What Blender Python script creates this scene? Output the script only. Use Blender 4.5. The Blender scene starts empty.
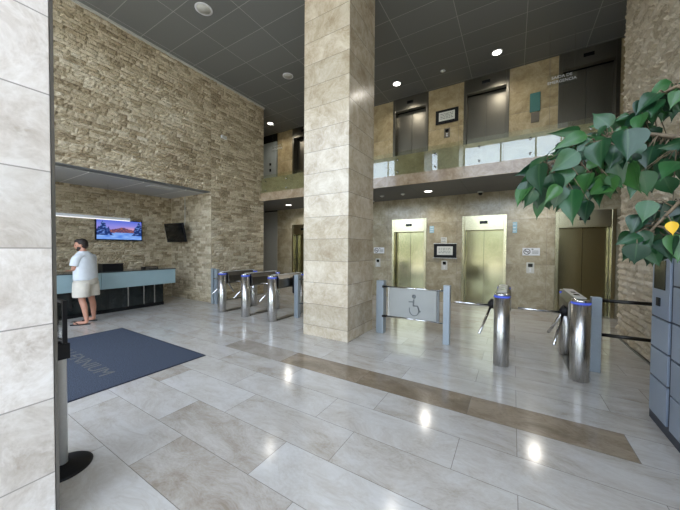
import bpy, bmesh, math, random
from mathutils import Vector, Matrix, noise
PI = math.pi
SC = bpy.context.scene
COL = SC.collection
rnd = random.Random(7)

# ------------------------------------------------------------------ helpers
def link(o, parent=None):
    COL.objects.link(o)
    if parent: o.parent = parent
    return o

def tag(o, label=None, cat=None, group=None, kind=None):
    if label: o['label'] = label
    if cat: o['category'] = cat
    if group: o['group'] = group
    if kind: o['kind'] = kind
    return o

def empty(name, loc, label, cat, group=None, rz=0):
    o = bpy.data.objects.new(name, None)
    o.empty_display_size = .1
    o.location = loc
    o.rotation_euler = (0, 0, rz)
    link(o)
    return tag(o, label, cat, group)

def copy_tree(o, parent=None):
    c = o.copy(); link(c)
    if parent: c.parent = parent
    for ch in list(o.children): copy_tree(ch, c)
    return c

class MB:
    def __init__(s): s.bm = bmesh.new()
    def box(s, a, b, bev=0, mi=0):
        a, b = Vector(a), Vector(b)
        vs = [s.bm.verts.new((x, y, z)) for x in (a.x, b.x) for y in (a.y, b.y) for z in (a.z, b.z)]
        F = [(0,1,3,2),(4,6,7,5),(0,4,5,1),(2,3,7,6),(0,2,6,4),(1,5,7,3)]
        fs = [s.bm.faces.new([vs[i] for i in f]) for f in F]
        for f in fs: f.material_index = mi
        bmesh.ops.recalc_face_normals(s.bm, faces=fs)
        if bev:
            es = list({e for f in fs for e in f.edges})
            bmesh.ops.bevel(s.bm, geom=es, offset=bev, segments=2, affect='EDGES', profile=.5)
        return s
    def prism(s, poly, axis, lo, hi, bev=0):
        """poly: list of 2D points in the plane perpendicular to axis ('x': (y,z), 'y': (x,z), 'z': (x,y))"""
        def P(p, t):
            return {'x': (t, p[0], p[1]), 'y': (p[0], t, p[1]), 'z': (p[0], p[1], t)}[axis]
        A = [s.bm.verts.new(P(p, lo)) for p in poly]; B = [s.bm.verts.new(P(p, hi)) for p in poly]
        n = len(poly); fs = [s.bm.faces.new(A), s.bm.faces.new(B[::-1])]
        for i in range(n): fs.append(s.bm.faces.new([A[i], B[i], B[(i+1) % n], A[(i+1) % n]]))
        bmesh.ops.recalc_face_normals(s.bm, faces=fs)
        if bev:
            es = list({e for f in fs for e in f.edges})
            bmesh.ops.bevel(s.bm, geom=es, offset=bev, segments=2, affect='EDGES', profile=.5)
        return s
    def tube(s, pts, r, seg=12, cap=True):
        pts = [Vector(p) for p in pts]
        rs = r if isinstance(r, (list, tuple)) else [r] * len(pts)
        rings = []; up = None
        for i, p in enumerate(pts):
            d = (pts[min(i+1, len(pts)-1)] - pts[max(i-1, 0)]).normalized()
            if up is None:
                up = Vector((0, 0, 1)) if abs(d.z) < .9 else Vector((1, 0, 0))
            a = d.cross(up).normalized(); b = a.cross(d).normalized(); up = b
            rings.append([s.bm.verts.new(p + (a*math.cos(2*PI*k/seg) + b*math.sin(2*PI*k/seg))*rs[i]) for k in range(seg)])
        fs = []
        for A, B in zip(rings, rings[1:]):
            for k in range(seg):
                f = s.bm.faces.new([A[k], A[(k+1) % seg], B[(k+1) % seg], B[k]]); f.smooth = True; fs.append(f)
        if cap:
            fs.append(s.bm.faces.new(rings[0][::-1])); fs.append(s.bm.faces.new(rings[-1]))
        bmesh.ops.recalc_face_normals(s.bm, faces=fs)
        return s
    def lathe(s, prof, c=(0, 0, 0), seg=24, axis='z', smooth=True):
        """prof: (radius, height) list"""
        c = Vector(c); rings = []
        for r, h in prof:
            ring = []
            for k in range(seg):
                x, y = r*math.cos(2*PI*k/seg), r*math.sin(2*PI*k/seg)
                v = {'z': (x, y, h), 'x': (h, x, y), 'y': (x, h, y)}[axis]
                ring.append(s.bm.verts.new(c + Vector(v)))
            rings.append(ring)
        fs = []
        for A, B in zip(rings, rings[1:]):
            for k in range(seg):
                f = s.bm.faces.new([A[k], A[(k+1) % seg], B[(k+1) % seg], B[k]]); f.smooth = smooth; fs.append(f)
        fs.append(s.bm.faces.new(rings[0][::-1])); fs.append(s.bm.faces.new(rings[-1]))
        bmesh.ops.recalc_face_normals(s.bm, faces=fs)
        return s
    def quad(s, *p):
        s.bm.faces.new([s.bm.verts.new(q) for q in p]); return s
    def text(s, txt, size, M, depth=.002):
        cu = bpy.data.curves.new('t', 'FONT'); cu.body = txt; cu.size = size; cu.align_x = 'CENTER'; cu.align_y = 'CENTER'; cu.extrude = depth
        cu.resolution_u = 3
        o = bpy.data.objects.new('t', cu); link(o)
        dg = bpy.context.evaluated_depsgraph_get()
        me = bpy.data.meshes.new_from_object(o.evaluated_get(dg))
        me.transform(M); s.bm.from_mesh(me)
        bpy.data.objects.remove(o); bpy.data.curves.remove(cu); bpy.data.meshes.remove(me)
        return s
    def build(s, name, mats, parent=None, smooth_all=False):
        me = bpy.data.meshes.new(name)
        if smooth_all:
            for f in s.bm.faces: f.smooth = True
        s.bm.to_mesh(me); s.bm.free()
        for m in (mats if isinstance(mats, (list, tuple)) else [mats]): me.materials.append(m)
        return link(bpy.data.objects.new(name, me), parent)

# ------------------------------------------------------------------ materials
def srgb(*c):
    return tuple(((v/255)/12.92 if v/255 <= .04045 else ((v/255+.055)/1.055)**2.4) for v in c) + (1,)

class NT:
    def __init__(s, name):
        s.m = bpy.data.materials.new(name); s.m.use_nodes = True
        s.t = s.m.node_tree; s.b = s.t.nodes['Principled BSDF']; s.out = s.t.nodes['Material Output']
    def n(s, typ, **kw):
        nd = s.t.nodes.new(typ)
        for k, v in kw.items():
            if k == 'i':
                for a, b in v.items():
                    if hasattr(b, 'is_output'): s.t.links.new(b, nd.inputs[a])
                    else: nd.inputs[a].default_value = b
            else: setattr(nd, k, v)
        return nd
    def math(s, op, a, b=0.0, c=None):
        d = {0: a, 1: b}
        if c is not None: d[2] = c
        return s.n('ShaderNodeMath', operation=op, i=d).outputs[0]
    def mix(s, f, a, b, mode='MIX'):
        return s.n('ShaderNodeMix', data_type='RGBA', blend_type=mode, i={0: f, 6: a, 7: b}).outputs[2]
    def ramp(s, f, stops):
        r = s.n('ShaderNodeValToRGB', i={0: f}); e = r.color_ramp.elements
        while len(e) < len(stops): e.new(.5)
        for x, (p, c) in zip(e, stops): x.position = p; x.color = c
        return r.outputs[0]
    def set(s, **kw):
        names = {'color': 'Base Color', 'rough': 'Roughness', 'metal': 'Metallic', 'spec': 'Specular IOR Level', 'normal': 'Normal', 'emit': 'Emission Color', 'es': 'Emission Strength', 'aniso': 'Anisotropic', 'coat': 'Coat Weight', 'sub': 'Subsurface Weight'}
        for k, v in kw.items():
            i = s.b.inputs[names[k]]
            if hasattr(v, 'is_output'): s.t.links.new(v, i)
            else: i.default_value = v
        return s

def plain(name, col, rough=.5, metal=0, var=.06, scale=40, **kw):
    t = NT(name)
    tc = t.n('ShaderNodeTexCoord').outputs['Object']
    nz = t.n('ShaderNodeTexNoise', i={'Vector': tc, 'Scale': scale, 'Detail': 3}).outputs[0]
    dark = tuple(c*(1-var*2) for c in col[:3]) + (1,); lite = tuple(min(1, c*(1+var)) for c in col[:3]) + (1,)
    t.set(color=t.ramp(nz, [(.3, dark), (.7, lite)]), rough=rough, metal=metal, **kw)
    return t.m

def emitter(name, col, strength):
    t = NT(name); t.set(color=tuple(c*.5 for c in col[:3])+(1,), emit=col, es=strength); return t.m

def brushed(name, col, rough=.28, stretch=(1, 1, 60)):
    t = NT(name)
    tc = t.n('ShaderNodeTexCoord').outputs['Object']
    mp = t.n('ShaderNodeMapping', i={'Vector': tc, 'Scale': stretch}).outputs[0]
    nz = t.n('ShaderNodeTexNoise', i={'Vector': mp, 'Scale': 6, 'Detail': 4}).outputs[0]
    r = t.n('ShaderNodeMapRange', i={0: nz, 3: rough-.06, 4: rough+.08}).outputs[0]
    c = t.ramp(nz, [(.3, tuple(v*.88 for v in col[:3])+(1,)), (.7, col)])
    t.set(color=c, rough=r, metal=1.0)
    return t.m

def position(t):
    return t.n('ShaderNodeNewGeometry').outputs['Position']

def travertine(name, c_dark, c_mid, c_lite, rough=.25, band=None, width=None, up=1.0, joint=(.25, .22, .18, 1), zoff=0.0, speck=.5):
    """polished stone; band = height of a course, width = length of a slab along x and y"""
    t = NT(name); pos = position(t)
    sep = t.n('ShaderNodeSeparateXYZ', i={0: pos})
    mp = t.n('ShaderNodeMapping', i={'Vector': pos, 'Scale': (1, 1, up)}).outputs[0]
    warp = t.n('ShaderNodeTexNoise', i={'Vector': mp, 'Scale': 1.6, 'Detail': 2})
    wv = t.n('ShaderNodeVectorMath', operation='MULTIPLY_ADD', i={0: warp.outputs['Color'], 1: (.5, .5, .5), 2: mp}).outputs[0]
    if band:
        row = t.math('FLOOR', t.math('DIVIDE', t.math('ADD', sep.outputs[2], zoff), band))
        shift = t.n('ShaderNodeCombineXYZ', i={0: t.math('MULTIPLY', row, 7.31), 1: t.math('MULTIPLY', row, 3.17)}).outputs[0]
        wv = t.n('ShaderNodeVectorMath', operation='ADD', i={0: wv, 1: shift}).outputs[0]
    a = t.n('ShaderNodeTexNoise', i={'Vector': wv, 'Scale': 3.2, 'Detail': 8, 'Roughness': .68}).outputs[0]
    b = t.n('ShaderNodeTexNoise', i={'Vector': wv, 'Scale': 28, 'Detail': 5, 'Roughness': .7}).outputs[0]
    f = t.math('ADD', t.math('MULTIPLY', a, 1-speck*.5), t.math('MULTIPLY', b, speck*.5))
    c = t.ramp(f, [(.34, c_dark), (.5, c_mid), (.64, c_lite)])
    ve = t.n('ShaderNodeTexNoise', i={'Vector': wv, 'Scale': 2.3, 'Detail': 6, 'Roughness': .6}).outputs[0]
    vein = t.ramp(t.math('ABSOLUTE', t.math('SUBTRACT', ve, .5)), [(0, (1, 1, 1, 1)), (.025, (0, 0, 0, 1))])
    c = t.mix(t.math('MULTIPLY', vein, .35), c, c_lite)
    if band:
        wn = t.n('ShaderNodeTexWhiteNoise', noise_dimensions='1D', i={'W': row}).outputs['Value']
        c = t.mix(1.0, c, t.ramp(wn, [(0, (.86, .85, .83, 1)), (1, (1.06, 1.06, 1.06, 1))]), 'MULTIPLY')
        fr = t.math('FRACT', t.math('DIVIDE', t.math('ADD', sep.outputs[2], zoff), band))
        j = t.math('LESS_THAN', fr, .007/band)
        if width:
            h = t.math('ADD', sep.outputs[0], t.math('MULTIPLY', sep.outputs[1], 1.0))
            j = t.math('MAXIMUM', j, t.math('LESS_THAN', t.math('FRACT', t.math('DIVIDE', h, width)), .006/width))
        c = t.mix(j, c, joint)
    t.set(color=c, rough=rough)
    return t.m

def split_stone(name, stops):
    t = NT(name); g = t.n('ShaderNodeNewGeometry')
    isl = g.outputs['Random Per Island']
    nz = t.n('ShaderNodeTexNoise', i={'Vector': g.outputs['Position'], 'Scale': 22, 'Detail': 6, 'Roughness': .7}).outputs[0]
    n2 = t.n('ShaderNodeTexNoise', i={'Vector': g.outputs['Position'], 'Scale': .7, 'Detail': 3}).outputs[0]
    f = t.math('ADD', t.math('MULTIPLY', isl, .3), t.math('ADD', t.math('MULTIPLY', nz, .5), t.math('MULTIPLY', n2, .25)))
    bp = t.n('ShaderNodeBump', i={'Height': nz, 'Strength': 1.0, 'Distance': .04}).outputs[0]
    t.set(color=t.ramp(f, stops), rough=.75, normal=bp)
    return t.m

def floor_material():
    t = NT('polished_stone_tiles'); pos = position(t)
    sep = t.n('ShaderNodeSeparateXYZ', i={0: pos}); X, Y = sep.outputs[0], sep.outputs[1]
    v = t.math('DIVIDE', t.math('SUBTRACT', Y, .14), .4); row = t.math('FLOOR', v)
    odd = t.math('FLOORED_MODULO', row, 2.0)
    u = t.math('DIVIDE', t.math('SUBTRACT', X, t.math('MULTIPLY_ADD', odd, .79, .05)), 1.2); col = t.math('FLOOR', u)
    idv = t.n('ShaderNodeCombineXYZ', i={0: row, 1: col, 2: 3.0}).outputs[0]
    wn = t.n('ShaderNodeTexWhiteNoise', noise_dimensions='3D', i={'Vector': idv})
    off = t.n('ShaderNodeVectorMath', operation='MULTIPLY_ADD', i={0: wn.outputs['Color'], 1: (9, 9, 9), 2: pos}).outputs[0]
    mp = t.n('ShaderNodeMapping', i={'Vector': off, 'Scale': (.8, 1.5, 1), 'Rotation': (0, 0, .5)}).outputs[0]
    warp = t.n('ShaderNodeTexNoise', i={'Vector': mp, 'Scale': 1.5, 'Detail': 2})
    wv = t.n('ShaderNodeVectorMath', operation='MULTIPLY_ADD', i={0: warp.outputs['Color'], 1: (.7, .7, .7), 2: mp}).outputs[0]
    a = t.n('ShaderNodeTexNoise', i={'Vector': wv, 'Scale': 2.6, 'Detail': 9, 'Roughness': .68}).outputs[0]
    b = t.n('ShaderNodeTexNoise', i={'Vector': wv, 'Scale': 40, 'Detail': 4, 'Roughness': .7}).outputs[0]
    f = t.math('ADD', t.math('MULTIPLY', a, .75), t.math('MULTIPLY', b, .25))
    f = t.math('ADD', f, t.math('MULTIPLY_ADD', wn.outputs['Value'], .13, -.045))
    c = t.ramp(f, [(.3, srgb(164, 155, 141)), (.44, srgb(190, 185, 176)), (.56, srgb(202, 200, 194)), (.7, srgb(212, 211, 207))])
    ve = t.n('ShaderNodeTexNoise', i={'Vector': wv, 'Scale': 1.7, 'Detail': 5, 'Roughness': .55}).outputs[0]
    vein = t.ramp(t.math('ABSOLUTE', t.math('SUBTRACT', ve, .5)), [(0, (1, 1, 1, 1)), (.02, (0, 0, 0, 1))])
    c = t.mix(t.math('MULTIPLY', vein, .2), c, srgb(172, 163, 150))
    # the darker brown course
    isrow = t.math('COMPARE', row, 7.0, .1)
    inx = t.math('MULTIPLY', t.math('LESS_THAN', X, .84), t.math('MULTIPLY_ADD', t.math('GREATER_THAN', X, -2.76), .5, t.math('MULTIPLY', t.math('GREATER_THAN', X, -3.96), .5)))
    brown = t.ramp(f, [(.3, srgb(104, 92, 74)), (.5, srgb(138, 124, 104)), (.66, srgb(164, 150, 130))])
    k = t.math('MULTIPLY', isrow, inx)
    c = t.mix(k, c, brown)
    # two brownish slabs in the foreground
    for r_, c_ in ((2, -2), (3, -3), (4, -4)):
        k2 = t.math('MULTIPLY', t.math('COMPARE', row, float(r_), .1), t.math('COMPARE', col, float(c_), .1))
        c = t.mix(t.math('MULTIPLY', k2, .45), c, t.ramp(f, [(.36, srgb(138, 122, 100)), (.62, srgb(196, 190, 180))]))
    j = t.math('MAXIMUM', t.math('LESS_THAN', t.math('FRACT', v), .0045/.4), t.math('LESS_THAN', t.math('FRACT', u), .0045/1.2))
    c = t.mix(t.math('MULTIPLY', j, .75), c, srgb(112, 106, 98))
    r = t.n('ShaderNodeMapRange', i={0: b, 3: .08, 4: .2}).outputs[0]
    t.set(color=c, rough=r, spec=.55)
    return t.m

def ceiling_material(name, base, px, py, ox, oy, line, lw=.012):
    t = NT(name); sep = t.n('ShaderNodeSeparateXYZ', i={0: position(t)})
    u = t.math('DIVIDE', t.math('SUBTRACT', sep.outputs[0], ox), px); v = t.math('DIVIDE', t.math('SUBTRACT', sep.outputs[1], oy), py)
    j = t.math('MAXIMUM', t.math('LESS_THAN', t.math('FRACT', u), lw/px), t.math('LESS_THAN', t.math('FRACT', v), lw/py))
    idv = t.n('ShaderNodeCombineXYZ', i={0: t.math('FLOOR', u), 1: t.math('FLOOR', v)}).outputs[0]
    wn = t.n('ShaderNodeTexWhiteNoise', noise_dimensions='3D', i={'Vector': idv}).outputs['Value']
    c = t.mix(wn, tuple(x*.94 for x in base[:3])+(1,), tuple(x*1.06 for x in base[:3])+(1,))
    t.set(color=t.mix(j, c, line), rough=.55)
    return t.m

M = {}
M['floor'] = floor_material()
M['ceil'] = ceiling_material('grey_metal_ceiling_panels', srgb(124, 126, 124), 1.24, .62, -4.8, 3.9, srgb(176, 176, 172))
M['soffit'] = ceiling_material('grey_soffit_panels', srgb(112, 112, 112), 1.24, 2.4, -4.8, .8, srgb(90, 90, 90))
M['niche_ceil'] = ceiling_material('grey_niche_panels', srgb(190, 191, 190), 3.0, 1.05, -9.5, .3, srgb(240, 240, 236), .025)
M['trav_wall'] = travertine('brown_travertine_wall', srgb(138, 128, 104), srgb(172, 162, 136), srgb(198, 190, 168), rough=.2, band=1.2, width=1.075, zoff=.0)
M['trav_up'] = travertine('golden_travertine_wall', srgb(150, 132, 98), srgb(184, 166, 128), srgb(206, 192, 158), rough=.35, band=1.3, width=1.075)
M['trav_col'] = travertine('beige_travertine_column', srgb(172, 154, 128), srgb(200, 187, 164), srgb(220, 211, 193), rough=.22, band=.39, zoff=.2)
M['trav_pier'] = travertine('pale_grey_travertine_pier', srgb(168, 158, 146), srgb(196, 189, 180), srgb(214, 210, 204), rough=.3, band=.40, zoff=.03, joint=srgb(140, 135, 128))
M['fascia'] = travertine('pinkish_travertine_fascia', srgb(158, 136, 112), srgb(188, 166, 140), srgb(210, 194, 172), rough=.15)
M['upstand'] = travertine('grey_green_stone_upstand', srgb(128, 118, 88), srgb(158, 146, 112), srgb(178, 166, 134), rough=.3)
M['split'] = split_stone('split_face_stone', [(.26, srgb(116, 100, 76)), (.42, srgb(182, 166, 136)), (.6, srgb(216, 203, 175)), (.8, srgb(238, 230, 210))])
M['split_r'] = split_stone('split_face_stone_right', [(.24, srgb(150, 136, 112)), (.45, srgb(202, 189, 164)), (.85, srgb(232, 222, 204))])
M['grey_panel'] = plain('grey_painted_panel', srgb(168, 170, 166), .45)
M['pale_panel'] = plain('pale_grey_painted_door', srgb(168, 176, 176), .45)
M['plaster'] = plain('plaster', srgb(150, 145, 135), .8)
M['steel'] = brushed('brushed_steel', (.6, .59, .57, 1), .27, (60, 60, 1))
M['steel_dark'] = brushed('dark_steel', (.22, .21, .19, 1), .3, (60, 60, 1))
M['silver'] = plain('silver_powder_coat', srgb(226, 226, 222), .35, .2, var=.02)
M['chrome'] = brushed('polished_steel', (.8, .8, .8, 1), .12, (1, 1, 30))
M['dark_rail'] = brushed('blackened_steel', (.05, .048, .044, 1), .32, (1, 60, 60))
M['gold_steel'] = brushed('champagne_steel', (.42, .40, .26, 1), .13, (60, 60, 1))
M['gold_frame'] = brushed('champagne_frame', (.56, .52, .36, 1), .22, (60, 60, 1))
M['bronze'] = brushed('dark_bronze_steel', (.185, .172, .14, 1), .33, (60, 60, 1))
M['black'] = plain('matt_black', (.009, .009, .01, 1), .5, spec=.25)
M['gloss_black'] = plain('gloss_black', (.006, .007, .008, 1), .08, spec=.35)
M['black_glass'] = plain('black_counter_glass', (.012, .017, .017, 1), .06)
M['white_glass'] = plain('pale_back_painted_glass', srgb(158, 184, 190), .12, var=.02, scale=4)
M['counter_top'] = plain('dark_counter_top', srgb(70, 78, 80), .15)
M['blue_grey'] = plain('blue_grey_powder_coat', srgb(170, 181, 190), .38, .35, var=.02)
M['frosted'] = plain('frosted_grey_panel', srgb(170, 172, 168), .3, var=.02, scale=3)
M['mid_grey'] = plain('mid_grey_print', srgb(118, 122, 122), .5)
M['white'] = plain('white_plastic', srgb(228, 230, 232), .4, var=.02)
M['off_white'] = plain('off_white_plastic', srgb(206, 206, 198), .5, var=.02)
M['paper'] = plain('white_paper', srgb(214, 216, 208), .6, var=.03)
M['ink'] = plain('dark_ink', srgb(60, 60, 62), .6)
M['blue_sign'] = plain('pale_blue_sign', srgb(150, 190, 205), .5)
M['teal'] = plain('teal_panel', srgb(72, 122, 116), .4)
M['grey_box'] = plain('grey_box', srgb(120, 112, 98), .5)
M['mat'] = plain('navy_carpet', srgb(70, 80, 97), .95, var=.28, scale=90)
M['mat_text'] = plain('tan_carpet_letters', srgb(112, 112, 110), .95, var=.2, scale=90)
M['mat_edge'] = plain('mat_rubber_edge', srgb(40, 48, 66), .7)
M['locker'] = plain('blue_grey_locker_door', srgb(148, 161, 178), .35, .15, var=.02, scale=3)
M['locker_frame'] = plain('navy_locker_frame', srgb(34, 44, 60), .4)
M['led_blue'] = emitter('blue_led_ring', (.1, .16, .8, 1), .25)
M['lamp'] = emitter('lamp_diffuser', (1, .96, .88, 1), 5)
M['strip'] = emitter('linear_lamp_diffuser', (1, .98, .94, 1), .7)
M['skin'] = plain('skin', srgb(206, 152, 128), .5, var=.04, scale=8, sub=.05)
M['hair'] = plain('dark_hair', srgb(38, 28, 24), .6, var=.2, scale=60)
M['shirt'] = plain('white_cotton', srgb(226, 232, 236), .85, var=.03, scale=12)
M['shorts'] = plain('cream_cotton', srgb(222, 216, 202), .85, var=.04, scale=12)
M['sole'] = plain('dark_rubber', srgb(40, 38, 38), .7)
M['bark'] = plain('grey_brown_bark', srgb(112, 98, 78), .8, var=.2)
M['terracotta'] = plain('charcoal_planter', srgb(70, 70, 72), .5)
M['soil'] = plain('soil', srgb(60, 46, 36), .95, var=.3)
M['paving'] = plain('pale_outdoor_paving', srgb(190, 186, 178), .8, var=.05, scale=3)
M['concrete'] = plain('outdoor_concrete', srgb(170, 168, 162), .8)

def glass(name, tint, refl):
    t = NT(name); nd = t.t.nodes
    tr = t.n('ShaderNodeBsdfTransparent', i={0: tint}); gl = t.n('ShaderNodeBsdfGlossy', i={0: (1, 1, 1, 1), 'Roughness': .0})
    bf = t.n('ShaderNodeNewGeometry').outputs['Backfacing']
    ior = t.n('ShaderNodeMapRange', i={0: bf, 3: refl, 4: 1/refl}).outputs[0]
    fr = t.n('ShaderNodeFresnel', i={0: ior}).outputs[0]
    mx = t.n('ShaderNodeMixShader', i={0: fr, 1: tr.outputs[0], 2: gl.outputs[0]})
    t.t.links.new(mx.outputs[0], t.out.inputs[0]); return t.m
M['glass'] = glass('balcony_glass', (.94, .96, .91, 1), 1.6)
M['acrylic'] = glass('clear_acrylic', (.93, .95, .94, 1), 1.35)

def leaf_material(name, stops, under):
    t = NT(name); g = t.n('ShaderNodeNewGeometry')
    nz = t.n('ShaderNodeTexNoise', i={'Vector': g.outputs['Position'], 'Scale': 30, 'Detail': 3}).outputs[0]
    f = t.math('ADD', t.math('MULTIPLY', g.outputs['Random Per Island'], .75), t.math('MULTIPLY', nz, .25))
    rib = t.n('ShaderNodeAttribute', attribute_name='rib').outputs['Fac']
    c = t.mix(t.math('MULTIPLY', t.math('GREATER_THAN', rib, .86), .45), t.ramp(f, stops), under)
    c = t.mix(g.outputs['Backfacing'], c, under)
    t.set(color=c, rough=.3, spec=.5)
    tl = t.n('ShaderNodeBsdfTranslucent', i={0: c})
    mx = t.n('ShaderNodeMixShader', i={0: .15, 1: t.b.outputs[0], 2: tl.outputs[0]})
    t.t.links.new(mx.outputs[0], t.out.inputs[0]); return t.m
M['leaf'] = leaf_material('ficus_leaf', [(.0, srgb(14, 38, 26)), (.4, srgb(26, 62, 38)), (.75, srgb(42, 86, 44)), (1, srgb(66, 108, 48))], srgb(62, 92, 58))
M['leaf_yellow'] = leaf_material('yellow_ficus_leaf', [(0, srgb(214, 170, 36)), (1, srgb(232, 190, 50))], srgb(210, 170, 60))
M['hedge'] = leaf_material('outdoor_foliage', [(0, srgb(58, 78, 24)), (1, srgb(128, 138, 48))], srgb(90, 105, 40))

# ------------------------------------------------------------------ setting
ZC = 6.42        # hall ceiling
ZS = 3.19        # balcony soffit
YE = 8.95        # elevator wall
XW = -7.45       # stone wall on the left
XR = 1.665       # right wall
YR = 7.08        # end of the right wall
XL = 3.8         # right end of the elevator lobbies
XN = -9.5        # niche back wall
YN = 5.10        # niche side wall
YW = 7.11        # end of the stone wall
YB = 6.95        # balcony front
YF = -0.8        # glazed front behind the camera

def struct(o): o['kind'] = 'structure'; return o

struct(MB().box((-10, YF-.2, -.2), (XR+.25, YE+1.2, 0)).box((XR+.25, YR-.2, -.2), (XL+.3, YE+1.2, 0)).build('floor', M['floor']))
struct(MB().box((-10, YF-.2, ZC), (XR+.25, YE+1.2, ZC+.3)).box((XR+.25, YR-.2, ZC), (XL+.3, YE+1.2, ZC+.3)).build('ceiling', M['ceil']))
struct(MB().box((-10, YF-.2, ZC+.3), (XR+.25, YE+1.2, ZC+.4)).box((XR+.25, YR-.2, ZC+.3), (XL+.3, YE+1.2, ZC+.4)).build('roof', M['concrete']))

def split_wall(name, O, U, N, rects, mat, cell=.048, course=(.06, .105), length=(.1, .34), relief=.05, seed=1):
    """split-face stone courses on the plane O + u*U + z; rects are (u0, u1, z0, z1); stones stand out along N"""
    r = random.Random(seed); bm = bmesh.new()
    O, U, N = Vector(O), Vector(U), Vector(N); Z = Vector((0, 0, 1))
    for (u0, u1, z0, z1) in rects:
        z = z0
        while z < z1-.01:
            h = min(r.uniform(*course), z1-z)
            if z1-z-h < .05: h = z1-z
            u = u0
            while u < u1-.01:
                l = min(r.uniform(*length)*(1 if r.random() < .8 else .5), u1-u)
                if u1-u-l < .08: l = u1-u
                nx, ny = max(2, round(l/cell)), max(2, round(h/cell))
                base = r.uniform(.25, 1)*relief; tu, tz = r.uniform(-1, 1)*.02, r.uniform(-1, 1)*.02
                g = []
                for j in range(ny+1):
                    for i in range(nx+1):
                        a, b = i/nx, j/ny
                        edge = (i in (0, nx)) or (j in (0, ny))
                        uu = u+l*a + (0 if edge else r.uniform(-.2, .2)*l/nx); zz = z+h*b + (0 if edge else r.uniform(-.2, .2)*h/ny)
                        d = (base*.12 if edge else base + tu*(a-.5) + tz*(b-.5) + r.uniform(-.5, .6)*relief*.55)
                        g.append(bm.verts.new(O + U*uu + Z*zz + N*max(.001, d)))
                for j in range(ny):
                    for i in range(nx):
                        q = [g[j*(nx+1)+i], g[j*(nx+1)+i+1], g[(j+1)*(nx+1)+i+1], g[(j+1)*(nx+1)+i]]
                        bm.faces.new(q)
                u += l
            z += h
    me = bpy.data.meshes.new(name)
    bm.normal_update()
    if bm.faces and sum(f.normal.dot(N) for f in list(bm.faces)[:50]) < 0:
        bmesh.ops.reverse_faces(bm, faces=bm.faces[:])
    bm.to_mesh(me); bm.free(); me.materials.append(mat)
    return me

def wall_with_stone(name, backing, *stone):
    """solid backing boxes plus the stone relief in ONE mesh"""
    mb = MB()
    for a, b in backing: mb.box(a, b)
    mats = []
    for k, me in enumerate(stone):
        n0 = len(mb.bm.faces); mb.bm.from_mesh(me)
        mb.bm.faces.ensure_lookup_table()
    o = mb.build(name, stone[0].materials[0]); return struct(o)

# stone wall on the left: above the niche and the return beside it
wall_with_stone('wall_left',
    [((XW-.25, YF, ZS), (XW-.001, YN, ZC)), ((XN-.3, YN+.001, 0), (XW-.001, YW, ZC))],
    split_wall('sw1', (XW, 0, 0), (0, 1, 0), (1, 0, 0), [(YF, YN, ZS, ZC), (YN, YW, 0, ZC)], M['split'], seed=3))
wall_with_stone('wall_niche_back', [((XN-.25, YF, 0), (XN-.001, YN, ZS))],
    split_wall('sw2', (XN, 0, 0), (0, 1, 0), (1, 0, 0), [(.2, YN-.03, 0, ZS)], M['split'], seed=5, course=(.05, .085), length=(.08, .26), cell=.045))
wall_with_stone('wall_niche_side', [((XN, YN-.02, 0), (XW-.05, YN+.0005, ZS))],
    split_wall('sw3', (XN, YN-.02, 0), (1, 0, 0), (0, -1, 0), [(.03, -XN+XW+.02, 0, ZS)], M['split'], seed=6, course=(.06, .1), length=(.1, .32), cell=.05, relief=.028))
struct(MB().box((XN, YF, ZS-.03), (XW-.26, YN-.06, ZS+.02)).build('ceiling_niche', M['niche_ceil']))
struct(MB().box((XW-.25, YF, ZS-.012), (XW+.012, YN-.03, ZS+.002)).build('trim_1', M['mid_grey']))
struct(MB().box((XW-.02, YF, ZC-.045), (XW+.055, YW, ZC-.001)).build('trim_2', M['off_white']))
struct(MB().box((XW-.02, YN, 0), (XW+.045, YW, .02)).build('trim_3', M['steel_dark']))
wall_with_stone('wall_right', [((XR+.001, .35, 0), (XR+.25, YR, ZC)), ((XR+.251, YR-.2, 0), (XL+.2, YR, ZC))],
    split_wall('sw4', (XR, 0, 0), (0, 1, 0), (-1, 0, 0), [(.36, YR, .03, ZC)], M['split_r'], seed=9, course=(.07, .12), length=(.12, .36), cell=.05, relief=.05))
struct(MB().box((XR-.03, .36, 0), (XR, YR, .028)).build('baseboard_right', M['steel_dark']))
struct(MB().box((XL, YR, 0), (XL+.2, YE+.3, ZC)).build('wall_lobby_right', M['plaster']))

# elevator wall with openings
CX = [-7.15, -5.0, -2.86, -.72, 1.46]
W2 = .565
def wall_strip(name, z0, z1, ztop, mat, x0, xa=-10):
    mb = MB(); x = x0
    for c in CX:
        mb.box((x, YE, z0), (c-W2, YE+.12, z1)); x = c+W2
        if ztop < z1: mb.box((c-W2, YE, ztop), (c+W2, YE+.12, z1))
    mb.box((x, YE, z0), (XL, YE+.12, z1))
    return struct(mb.build(name, mat))
wall_strip('wall_back', 0, ZS+.14, 2.55, M['trav_wall'], -8.55)
wall_strip('wall_back_upper', ZS+.14, ZC, ZC, M['trav_up'], -8.55)
struct(MB().box((-10, YE+.35, 0), (XL+.3, YE+.55, ZC)).build('wall_shaft', M['black']))
struct(MB().box((-10, YW, 0), (-9.6, YE+.3, ZC)).build('wall_lobby_left', M['plaster']))
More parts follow.
